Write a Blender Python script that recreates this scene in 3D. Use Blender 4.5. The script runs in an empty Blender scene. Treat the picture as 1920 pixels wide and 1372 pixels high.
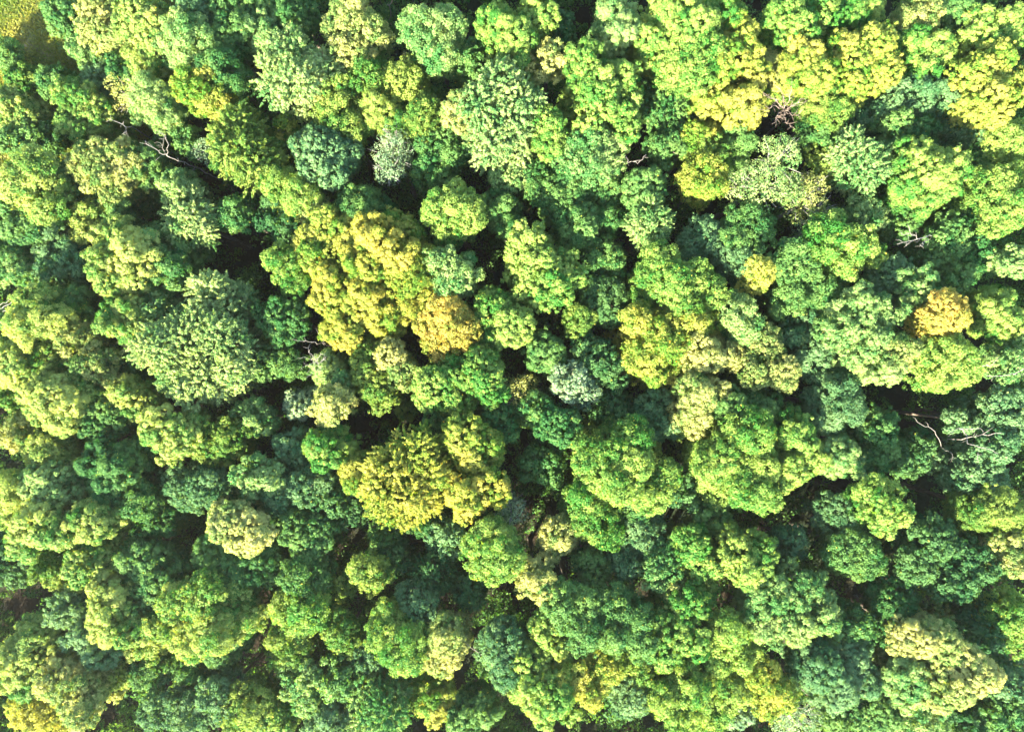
import bpy, math, random
import numpy as np
from mathutils import Vector, noise as mnoise

# ------------------------------------------------------------------ camera, sky, sun, exposure
SC = bpy.context.scene
COL = SC.collection
CAM_Z = 84.0
HF = math.radians(36.0)
K = 960.0 / math.tan(HF)                       # photo pixels per unit slope
cd = bpy.data.cameras.new('camera')
cam = bpy.data.objects.new('camera', cd)
COL.objects.link(cam)
cam.location = (0, 0, CAM_Z)
cam.rotation_euler = (0, 0, 0)
cd.sensor_width = 36.0
cd.lens = 18.0 / math.tan(HF)
cd.clip_end = 2000
SC.camera = cam

SUN_EL = math.radians(32)
SUN_H = Vector((-0.50, -0.87)).normalized()    # towards the sun on the map
sun_vec = Vector((SUN_H.x * math.cos(SUN_EL), SUN_H.y * math.cos(SUN_EL), math.sin(SUN_EL)))
w = bpy.data.worlds.new('World')
SC.world = w
w.use_nodes = True
nt = w.node_tree
bg = nt.nodes['Background']
sky = nt.nodes.new('ShaderNodeTexSky')
sky.sky_type = 'NISHITA'
sky.sun_disc = False
sky.sun_elevation = SUN_EL
sky.sun_rotation = math.atan2(SUN_H.x, SUN_H.y)
nt.links.new(sky.outputs[0], bg.inputs[0])
bg.inputs[1].default_value = 0.11
sl = bpy.data.lights.new('sun', 'SUN')
sl.energy = 5.0
sl.angle = math.radians(0.55)
sl.color = (1.0, 0.90, 0.68)
so = bpy.data.objects.new('sun', sl)
so.rotation_euler = sun_vec.to_track_quat('Z', 'Y').to_euler()
so.location = (0, 0, 120)
COL.objects.link(so)
SC.view_settings.view_transform = 'Standard'
SC.view_settings.look = 'None'
SC.view_settings.exposure = 3.5
SC.view_settings.gamma = 1.0
SC.cycles.max_bounces = 9
SC.cycles.diffuse_bounces = 6
SC.cycles.transmission_bounces = 6
SC.cycles.glossy_bounces = 1
SC.cycles.caustics_reflective = False
SC.cycles.caustics_refractive = False
SC.cycles.use_denoising = True

RNG = np.random.default_rng(7)
random.seed(11)


def at(px, py, z):
    """the point of the forest that stands at this place of the photograph, at height z"""
    s = (CAM_Z - z) / K
    return Vector(((px - 960.0) * s, (686.0 - py) * s, z))


KN = at(25, 25, 11)                              # grassy corner, raised by an added knoll so sun reaches it
def ground_z(x, y):
    d2 = ((x - KN.x) ** 2 + (y - KN.y) ** 2) / (19.0 ** 2)
    return 11.5 * math.exp(-d2 * d2 * 0.7 - d2 * 0.3) + 0.5 * math.sin(x * 0.09 + 1) * math.cos(y * 0.11)


# ------------------------------------------------------------------ helpers
def link(name, me, mat, parent=None):
    o = bpy.data.objects.new(name, me)
    COL.objects.link(o)
    if mat is not None:
        me.materials.append(mat)
    if parent is not None:
        o.parent = parent
    return o


_g = (1 + 5 ** 0.5) / 2
ICO_V = np.array([(-1, _g, 0), (1, _g, 0), (-1, -_g, 0), (1, -_g, 0), (0, -1, _g), (0, 1, _g), (0, -1, -_g), (0, 1, -_g),
                  (_g, 0, -1), (_g, 0, 1), (-_g, 0, -1), (-_g, 0, 1)]) / math.hypot(1, _g)
ICO_F = np.array([(0, 11, 5), (0, 5, 1), (0, 1, 7), (0, 7, 10), (0, 10, 11), (1, 5, 9), (5, 11, 4), (11, 10, 2), (10, 7, 6), (7, 1, 8),
                  (3, 9, 4), (3, 4, 2), (3, 2, 6), (3, 6, 8), (3, 8, 9), (4, 9, 5), (2, 4, 11), (6, 2, 10), (8, 6, 7), (9, 8, 1)])


def np_mesh(name, co, nper, attrs=None, core=None):
    """co: (faces*nper, 3), every face its own corners; core: the rounded twig-and-leaf hearts the leaves sit on"""
    if core is not None:
        n = len(co)
        nb = len(core) // 12
        tri = (ICO_F[None] + (np.arange(nb) * 12)[:, None, None] + n).reshape(-1)
        me = bpy.data.meshes.new(name)
        me.vertices.add(n + len(core))
        me.vertices.foreach_set('co', np.concatenate([co, core]).astype(np.float32).ravel())
        me.loops.add(n + len(tri))
        me.loops.foreach_set('vertex_index', np.concatenate([np.arange(n), tri]).astype(np.int32))
        nq, ntr = n // 4, nb * 20
        me.polygons.add(nq + ntr)
        me.polygons.foreach_set('loop_start', np.concatenate([np.arange(nq) * 4, n + np.arange(ntr) * 3]).astype(np.int32))
        me.polygons.foreach_set('use_smooth', np.concatenate([np.zeros(nq, bool), np.ones(ntr, bool)]))
        for k, v in (attrs or {}).items():
            a = me.attributes.new(k, 'FLOAT', 'FACE')
            a.data.foreach_set('value', np.ascontiguousarray(v, dtype=np.float32))
        me.update()
        return me
    n = len(co)
    nf = n // nper
    me = bpy.data.meshes.new(name)
    me.vertices.add(n)
    me.vertices.foreach_set('co', np.ascontiguousarray(co, dtype=np.float32).ravel())
    me.loops.add(n)
    me.loops.foreach_set('vertex_index', np.arange(n, dtype=np.int32))
    me.polygons.add(nf)
    me.polygons.foreach_set('loop_start', np.arange(0, n, nper, dtype=np.int32))
    for k, v in (attrs or {}).items():
        a = me.attributes.new(k, 'FLOAT', 'FACE')
        a.data.foreach_set('value', np.ascontiguousarray(v, dtype=np.float32))
    me.update()
    return me


class Tubes:
    def __init__(self):
        self.v, self.f = [], []

    def add(self, pts, radii, seg=6):
        pts = [Vector(p) for p in pts]
        base = len(self.v)
        for i, p in enumerate(pts):
            d = (pts[min(i + 1, len(pts) - 1)] - pts[max(i - 1, 0)])
            if d.length < 1e-6:
                d = Vector((0, 0, 1))
            d.normalize()
            a = d.orthogonal().normalized() if abs(d.z) > 0.9 else d.cross(Vector((0, 0, 1))).normalized()
            b = d.cross(a)
            for k in range(seg):
                t = 2 * math.pi * k / seg
                self.v.append(p + (a * math.cos(t) + b * math.sin(t)) * radii[i])
        for i in range(len(pts) - 1):
            for k in range(seg):
                k2 = (k + 1) % seg
                self.f.append((base + i * seg + k, base + i * seg + k2, base + (i + 1) * seg + k2, base + (i + 1) * seg + k))
        self.f.append(tuple(base + k for k in range(seg))[::-1])
        self.f.append(tuple(base + (len(pts) - 1) * seg + k for k in range(seg)))

    def mesh(self, name):
        me = bpy.data.meshes.new(name)
        me.from_pydata([tuple(v) for v in self.v], [], self.f)
        me.polygons.foreach_set('use_smooth', [True] * len(me.polygons))
        me.update()
        return me


# ------------------------------------------------------------------ materials
def leaf_material(name, c1, c2, c3, trans=0.48, rough=0.55):
    """leaf colour runs c1 -> c2 from leaf to leaf; the few turning leaves are c3"""
    m = bpy.data.materials.new(name)
    m.use_nodes = True
    t = m.node_tree
    N, L = t.nodes, t.links
    out = N['Material Output']
    p = N['Principled BSDF']
    at_ = N.new('ShaderNodeAttribute'); at_.attribute_name = 'tint'
    r = N.new('ShaderNodeValToRGB')
    e = r.color_ramp.elements
    e[0].position = 0.05; e[0].color = (*c1, 1)
    e[1].position = 0.80; e[1].color = (*c2, 1)
    x = e.new(0.955); x.color = (*[a * 0.95 for a in c2], 1)
    y = e.new(0.985); y.color = (*c3, 1)
    L.new(at_.outputs['Fac'], r.inputs[0])
    L.new(r.outputs[0], p.inputs['Base Color'])
    p.inputs['Roughness'].default_value = rough
    p.inputs['Specular IOR Level'].default_value = 0.12
    tr = N.new('ShaderNodeBsdfTranslucent')
    hm = N.new('ShaderNodeMix'); hm.data_type = 'RGBA'; hm.blend_type = 'MULTIPLY'
    hm.inputs[0].default_value = 1.0
    hm.inputs[7].default_value = (1.5, 1.4, 0.5, 1)
    L.new(r.outputs[0], hm.inputs[6])
    L.new(hm.outputs[2], tr.inputs[0])
    mx = N.new('ShaderNodeMixShader'); mx.inputs[0].default_value = trans
    L.new(p.outputs[0], mx.inputs[1]); L.new(tr.outputs[0], mx.inputs[2])
    L.new(mx.outputs[0], out.inputs[0])
    return m


GOLD = (0.40, 0.27, 0.02)
LEAF = {
    'L': leaf_material('yellow_green_leaves', (0.030, 0.125, 0.018), (0.200, 0.280, 0.060), (0.40, 0.34, 0.05)),
    'E': leaf_material('brightened_lime_leaves', (0.045, 0.140, 0.022), (0.260, 0.310, 0.080), (0.42, 0.34, 0.05)),  # yellow green made paler to carry the brighter light on the left
    'Y': leaf_material('lemon_leaves', (0.060, 0.150, 0.016), (0.290, 0.292, 0.058), (0.46, 0.30, 0.03)),
    'A': leaf_material('golden_leaves', (0.072, 0.150, 0.016), (0.330, 0.300, 0.055), (0.50, 0.29, 0.02)),
    'O': leaf_material('orange_gold_leaves', (0.11, 0.160, 0.025), (0.40, 0.305, 0.070), (0.48, 0.25, 0.03)),
    'G': leaf_material('mid_green_leaves', (0.024, 0.096, 0.024), (0.108, 0.200, 0.052), (0.28, 0.28, 0.04)),
    'D': leaf_material('deep_green_leaves', (0.020, 0.078, 0.024), (0.070, 0.145, 0.044), (0.20, 0.22, 0.03)),
    'B': leaf_material('blue_green_leaves', (0.030, 0.098, 0.036), (0.112, 0.200, 0.080), (0.22, 0.26, 0.08)),
    'S': leaf_material('silver_leaves', (0.080, 0.155, 0.080), (0.230, 0.315, 0.175), (0.34, 0.35, 0.20)),
    'T': leaf_material('pale_straw_leaves', (0.075, 0.150, 0.035), (0.320, 0.330, 0.110), (0.42, 0.33, 0.12)),
    'M': leaf_material('silvery_mint_leaves', (0.060, 0.160, 0.045), (0.260, 0.335, 0.125), (0.36, 0.34, 0.10)),
    'P': leaf_material('pale_mint_leaves', (0.042, 0.140, 0.036), (0.205, 0.290, 0.095), (0.36, 0.34, 0.10)),
    'V': leaf_material('olive_leaves', (0.036, 0.115, 0.018), (0.175, 0.235, 0.048), (0.36, 0.29, 0.05)),
}


def bark_material(name, c1, c2, scale=3.0):
    m = bpy.data.materials.new(name)
    m.use_nodes = True
    t = m.node_tree
    N, L = t.nodes, t.links
    p = N['Principled BSDF']
    p.inputs['Roughness'].default_value = 0.9
    tc = N.new('ShaderNodeTexCoord')
    mp = N.new('ShaderNodeMapping'); mp.inputs['Scale'].default_value = (scale, scale, scale * 0.25)
    n = N.new('ShaderNodeTexNoise'); n.inputs['Scale'].default_value = 2.5; n.inputs['Detail'].default_value = 6
    r = N.new('ShaderNodeValToRGB')
    r.color_ramp.elements[0].position = 0.35; r.color_ramp.elements[0].color = (*c1, 1)
    r.color_ramp.elements[1].position = 0.68; r.color_ramp.elements[1].color = (*c2, 1)
    b = N.new('ShaderNodeBump'); b.inputs['Strength'].default_value = 0.6; b.inputs['Distance'].default_value = 0.04
    L.new(tc.outputs['Object'], mp.inputs[0]); L.new(mp.outputs[0], n.inputs['Vector'])
    L.new(n.outputs['Fac'], r.inputs[0]); L.new(r.outputs[0], p.inputs['Base Color'])
    L.new(n.outputs['Fac'], b.inputs['Height']); L.new(b.outputs[0], p.inputs['Normal'])
    return m


BARK = bark_material('grey_brown_bark', (0.05, 0.038, 0.028), (0.14, 0.11, 0.085))
DEADWOOD = bark_material('bleached_dead_wood', (0.08, 0.072, 0.062), (0.20, 0.185, 0.16), 6)
BROWNWOOD = bark_material('brown_dead_wood', (0.09, 0.065, 0.05), (0.24, 0.18, 0.14), 6)


def ground_material():
    m = bpy.data.materials.new('forest_floor_litter')
    m.use_nodes = True
    t = m.node_tree
    N, L = t.nodes, t.links
    p = N['Principled BSDF']; p.inputs['Roughness'].default_value = 1.0
    p.inputs['Specular IOR Level'].default_value = 0.1
    tc = N.new('ShaderNodeTexCoord')
    n1 = N.new('ShaderNodeTexNoise'); n1.inputs['Scale'].default_value = 0.16; n1.inputs['Detail'].default_value = 5
    n2 = N.new('ShaderNodeTexNoise'); n2.inputs['Scale'].default_value = 3.5; n2.inputs['Detail'].default_value = 8
    for n in (n1, n2):
        L.new(tc.outputs['Object'], n.inputs['Vector'])
    r1 = N.new('ShaderNodeValToRGB')
    r1.color_ramp.elements[0].position = 0.42; r1.color_ramp.elements[0].color = (0.016, 0.012, 0.008, 1)
    r1.color_ramp.elements[1].position = 0.62; r1.color_ramp.elements[1].color = (0.010, 0.018, 0.008, 1)
    mx = N.new('ShaderNodeMix'); mx.data_type = 'RGBA'; mx.blend_type = 'OVERLAY'; mx.inputs[0].default_value = 0.8
    L.new(n1.outputs['Fac'], r1.inputs[0]); L.new(r1.outputs[0], mx.inputs[6]); L.new(n2.outputs['Fac'], mx.inputs[7])
    L.new(mx.outputs[2], p.inputs['Base Color'])
    b = N.new('ShaderNodeBump'); b.inputs['Strength'].default_value = 0.8; b.inputs['Distance'].default_value = 0.15
    L.new(n2.outputs['Fac'], b.inputs['Height']); L.new(b.outputs[0], p.inputs['Normal'])
    return m


def meadow_material():
    m = bpy.data.materials.new('meadow_soil_and_moss')
    m.use_nodes = True
    t = m.node_tree
    N, L = t.nodes, t.links
    p = N['Principled BSDF']; p.inputs['Roughness'].default_value = 1.0
    tc = N.new('ShaderNodeTexCoord')
    n = N.new('ShaderNodeTexNoise'); n.inputs['Scale'].default_value = 0.35; n.inputs['Detail'].default_value = 7
    L.new(tc.outputs['Object'], n.inputs['Vector'])
    r = N.new('ShaderNodeValToRGB')
    e = r.color_ramp.elements
    e[0].position = 0.36; e[0].color = (0.04, 0.085, 0.015, 1)
    e[1].position = 0.66; e[1].color = (0.15, 0.125, 0.045, 1)
    x = e.new(0.5); x.color = (0.09, 0.11, 0.02, 1)
    L.new(n.outputs['Fac'], r.inputs[0]); L.new(r.outputs[0], p.inputs['Base Color'])
    return m


# ------------------------------------------------------------------ the ground
def build_ground():
    xs = np.concatenate([np.linspace(-900, -90, 10)[:-1], np.linspace(-90, 90, 91), np.linspace(90, 900, 10)[1:]])
    n = len(xs)
    v = [(x, y, ground_z(x, y)) for y in xs for x in xs]
    f = [(j * n + i, j * n + i + 1, (j + 1) * n + i + 1, (j + 1) * n + i) for j in range(n - 1) for i in range(n - 1)]
    me = bpy.data.meshes.new('ground')
    me.from_pydata(v, [], f)
    me.polygons.foreach_set('use_smooth', [True] * len(f))
    o = link('ground', me, ground_material())
    o['kind'] = 'structure'
    # the sunlit clearing: its own soil sheet laid on the rise
    v, f = [], []
    R, A = 14, 40
    for i in range(R + 1):
        for a in range(A):
            th = 2 * math.pi * a / A
            rr = 18.5 * i / R * (1 + 0.14 * math.sin(3 * th + 1) + 0.08 * math.sin(7 * th))
            x, y = KN.x + rr * math.cos(th), KN.y + rr * math.sin(th)
            v.append((x, y, ground_z(x, y) + (0.06 if i < R else -0.1)))
    for i in range(R):
        for a in range(A):
            b = (a + 1) % A
            f.append((i * A + a, (i + 1) * A + a, (i + 1) * A + b, i * A + b))
    me = bpy.data.meshes.new('meadow')
    me.from_pydata(v, [], f)
    me.polygons.foreach_set('use_smooth', [True] * len(f))
    o = link('meadow', me, meadow_material())
    o['kind'] = 'structure'


build_ground()


# ------------------------------------------------------------------ foliage
def unit(v):
    return v / (np.linalg.norm(v, axis=1, keepdims=True) + 1e-9)


def leaf_quads(c, n, size, aspect, axis=None, fold=0.18):
    """diamond leaves at c facing n; axis = the way they point"""
    N = len(c)
    if axis is None:
        axis = RNG.normal(size=(N, 3))
    t = axis - n * np.sum(axis * n, axis=1, keepdims=True)
    t = unit(t)
    b = np.cross(n, t)
    L = (size * RNG.uniform(0.7, 1.3, N))[:, None]
    W = L * aspect
    q = np.empty((N, 4, 3))
    q[:, 0] = c - t * L * 0.5
    q[:, 1] = c + b * W * 0.5 + n * L * fold * 0.5 + t * L * 0.05
    q[:, 2] = c + t * L * 0.5 - n * L * fold * 0.4
    q[:, 3] = c - b * W * 0.5 + n * L * fold * 0.5 + t * L * 0.05
    return q


def sphere_dirs(n, zmin):
    """n near-even directions with z above zmin"""
    k = (np.arange(n) + 0.5) / n
    z = 1 - k * (1 - zmin)
    ph = np.arange(n) * 2.399963 + RNG.uniform(0, 6.28)
    s = np.sqrt(np.maximum(0, 1 - z * z))
    d = np.stack([s * np.cos(ph), s * np.sin(ph), z], 1)
    return unit(d + RNG.normal(scale=0.16, size=d.shape))


STYLE = {   # lobe share of the bulb, puff radius, leaf length, leaf aspect, coverage, jitter of the leaf's facing
    'p': dict(lobe=0.37, puff=0.37, leaf=0.160, asp=0.76, cov=1.45, jit=0.30, nl=11, core=0.74),
    'q': dict(lobe=0.40, puff=0.44, leaf=0.190, asp=0.60, cov=1.45, jit=0.48, nl=11, core=0.50),
    's': dict(lobe=0.38, puff=0.42, leaf=0.240, asp=0.66, cov=1.25, jit=0.38, nl=10, core=0.66),
    'n': dict(lobe=0.35, puff=0.30, leaf=0.140, asp=0.75, cov=1.25, jit=0.50, nl=11, core=0.62),
    'w': dict(lobe=0.36, puff=0.32, leaf=0.140, asp=0.70, cov=0.45, jit=0.70, nl=9, core=0),
    'f': dict(lobe=0.40, puff=0.38, leaf=0.250, asp=0.40, cov=1.55, jit=0.35, nl=11, core=0.50),
}


def crown_mesh(bulbs, style, name='crown', dens=1.0):
    """bulbs: [(x, y, z, r)]. bulb > lobes > puffs > leaves, all on the outside of the crown"""
    S = STYLE[style]
    quads, tints = [], []
    cores, ctints = [], []
    B = np.array([b for b in bulbs])
    S = dict(S); S['puff'] *= RNG.uniform(0.82, 1.28); S['leaf'] *= RNG.uniform(0.88, 1.15); S['lobe'] *= RNG.uniform(0.88, 1.18)
    tree_tint = RNG.uniform(-0.06, 0.06)
    lobes = []
    for bi, (x, y, z, r) in enumerate(bulbs):
        btint = RNG.normal(scale=0.14)
        nl = max(6, int(S['nl'] * (r / 1.9) ** 0.8 * 1.45))
        d = sphere_dirs(nl, -0.45)
        lr = r * S['lobe'] * RNG.uniform(0.62, 1.3, nl)
        cc = np.array([x, y, z]) + d * (r - lr * 0.72)[:, None] * np.array([1, 1, 1.30]) * RNG.uniform(0.72, 1.24, (nl, 1))
        for k in range(nl):
            lobes.append((cc[k], lr[k], d[k], btint + RNG.normal(scale=0.18), bi))
    C = np.array([l[0] for l in lobes]); R = np.array([l[1] for l in lobes])
    for li, (c, lr, ld, lt, bi) in enumerate(lobes):
        pr0 = S['puff'] * (0.8 if lr < 0.6 else 1.0)
        npf = max(4, int(4 * math.pi * lr * lr * 0.80 / (math.pi * pr0 * pr0) * 1.0))
        d = sphere_dirs(npf, -0.55)
        d = unit(d + ld * 0.35)
        far = np.where(RNG.random(npf) < 0.20, RNG.uniform(1.15, 1.45, npf), 1.0)[:, None]
        pr = pr0 * RNG.uniform(0.65, 1.3, npf) / (far[:, 0] ** 0.8)
        pc = c + d * (lr - pr * 0.35)[:, None] * RNG.uniform(0.78, 1.22, (npf, 1)) * far
        # puffs buried in other lobes are not grown
        dist = np.linalg.norm(pc[:, None] - C[None], axis=2)
        dist[:, li] = 1e9
        ok = ~np.any(dist < (R[None] * 0.74), axis=1)
        pc, pr, d = pc[ok], pr[ok], d[ok]
        if not len(pc):
            continue
        larea = S['leaf'] ** 2 * S['asp'] * 0.5
        per = np.maximum(6, (2 * math.pi * pr ** 2 * 0.62 / larea * S['cov'] * 0.55 * dens)).astype(int)
        idx = np.repeat(np.arange(len(pc)), per)
        n = len(idx)
        ptint = RNG.normal(scale=0.10, size=len(pc))
        if S['core']:
            rad_ = (pr * S['core'])[:, None] * RNG.uniform(0.82, 1.15, (len(pc), 12))
            cores.append((pc[:, None, :] + ICO_V[None] * rad_[:, :, None]).reshape(-1, 3))
            ctints.append(np.repeat(np.clip(0.40 + tree_tint + lt + ptint, 0, 0.9), 20))
        if style == 'f':
            # plumes: long leaves held along shoots that reach out of the crown
            ax = unit(d + ld * 0.35 + RNG.normal(scale=0.35, size=3) + RNG.normal(scale=0.22, size=d.shape) + np.array([0, 0, -0.1]))
            ln = pr * 1.7
            s = RNG.uniform(-0.35, 1.0, n) ** 1.0
            rad = unit(np.cross(ax[idx], RNG.normal(size=(n, 3))))
            wdt = (0.55 * pr)[idx] * np.sqrt(np.clip(1.02 - s, 0.02, 1)) * RNG.uniform(0.1, 1, n)
            lc = pc[idx] + ax[idx] * (s * ln[idx])[:, None] + rad * wdt[:, None]
            nn = unit(rad * 0.7 + ax[idx] * 0.55 + np.array([0, 0, 0.30]) + RNG.normal(scale=S['jit'], size=(n, 3)))
            axis = ax[idx] * 1.3 + rad * 0.8 + RNG.normal(scale=0.25, size=(n, 3))
            q = leaf_quads(lc, nn, S['leaf'], S['asp'], axis)
        else:
            u = unit(RNG.normal(size=(n, 3)) + d[idx] * 0.95)
            sh = RNG.uniform(0.62, 1.06, n)
            lc = pc[idx] + u * (pr[idx] * sh)[:, None]
            nn = unit(u + d[idx] * 0.35 + np.array([0, 0, 0.25]) + RNG.normal(scale=S['jit'], size=(n, 3)))
            q = leaf_quads(lc, nn, S['leaf'], S['asp'])
        quads.append(q)
        tt = 0.45 + tree_tint + lt + ptint[idx] + RNG.normal(scale=0.16, size=n)
        tt = np.clip(tt, 0.0, 0.94)
        tt[RNG.random(n) < 0.006] = 1.0
        tints.append(tt)
    # inner foliage that closes the crown
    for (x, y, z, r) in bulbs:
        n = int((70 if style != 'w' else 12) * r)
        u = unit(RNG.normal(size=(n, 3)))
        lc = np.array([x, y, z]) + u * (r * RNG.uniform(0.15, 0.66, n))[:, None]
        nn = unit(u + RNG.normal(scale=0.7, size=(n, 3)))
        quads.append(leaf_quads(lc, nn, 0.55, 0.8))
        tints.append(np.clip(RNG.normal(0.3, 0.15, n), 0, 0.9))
    q = np.concatenate(quads).reshape(-1, 3)
    if cores:
        return np_mesh(name, q, 4, {'tint': np.concatenate(tints + ctints)}, np.concatenate(cores))
    return np_mesh(name, q, 4, {'tint': np.concatenate(tints)})


def trunk_mesh(base, bulbs, thick, style):
    tb = Tubes()
    cx = sum(b[0] for b in bulbs) / len(bulbs); cy = sum(b[1] for b in bulbs) / len(bulbs)
    top = max(b[2] for b in bulbs)
    lo = min(b[2] - b[3] for b in bulbs)
    h = top - base.z
    fork = Vector((base.x * 0.4 + cx * 0.6, base.y * 0.4 + cy * 0.6, base.z + (lo - base.z) * 0.75))
    mid = base.lerp(fork, 0.5) + Vector((random.uniform(-.25, .25), random.uniform(-.25, .25), 0))
    tb.add([base + Vector((0, 0, -0.3)), base + Vector((0, 0, 0.5)), mid, fork, Vector((cx, cy, top * 0.9 + lo * 0.1 - 0.2))],
           [thick * 1.5, thick, thick * 0.8, thick * 0.62, thick * 0.16], 8)
    for b in bulbs:
        c = Vector(b[:3])
        m = fork.lerp(c, 0.55) + Vector((0, 0, -0.25 * b[3]))
        end = c + Vector((random.uniform(-.2, .2), random.uniform(-.2, .2), 0.5)) * b[3]
        tb.add([fork, m, c, end], [thick * 0.45, thick * 0.33, thick * 0.2, thick * 0.06], 6)
        for k in range({'w': 14, 'n': 5}.get(style, 3)):
            a = random.uniform(0, 6.28)
            e = c + Vector((math.cos(a), math.sin(a), random.uniform(0.1, 0.7))) * b[3] * (1.08 if style == 'w' else 0.72)
            tb.add([m.lerp(c, random.random() * 0.8), c.lerp(e, 0.5) + Vector((0, 0, -0.15)), e],
                   [thick * 0.18, thick * 0.12, thick * 0.04], 5)
    return tb.mesh('trunk')


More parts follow.
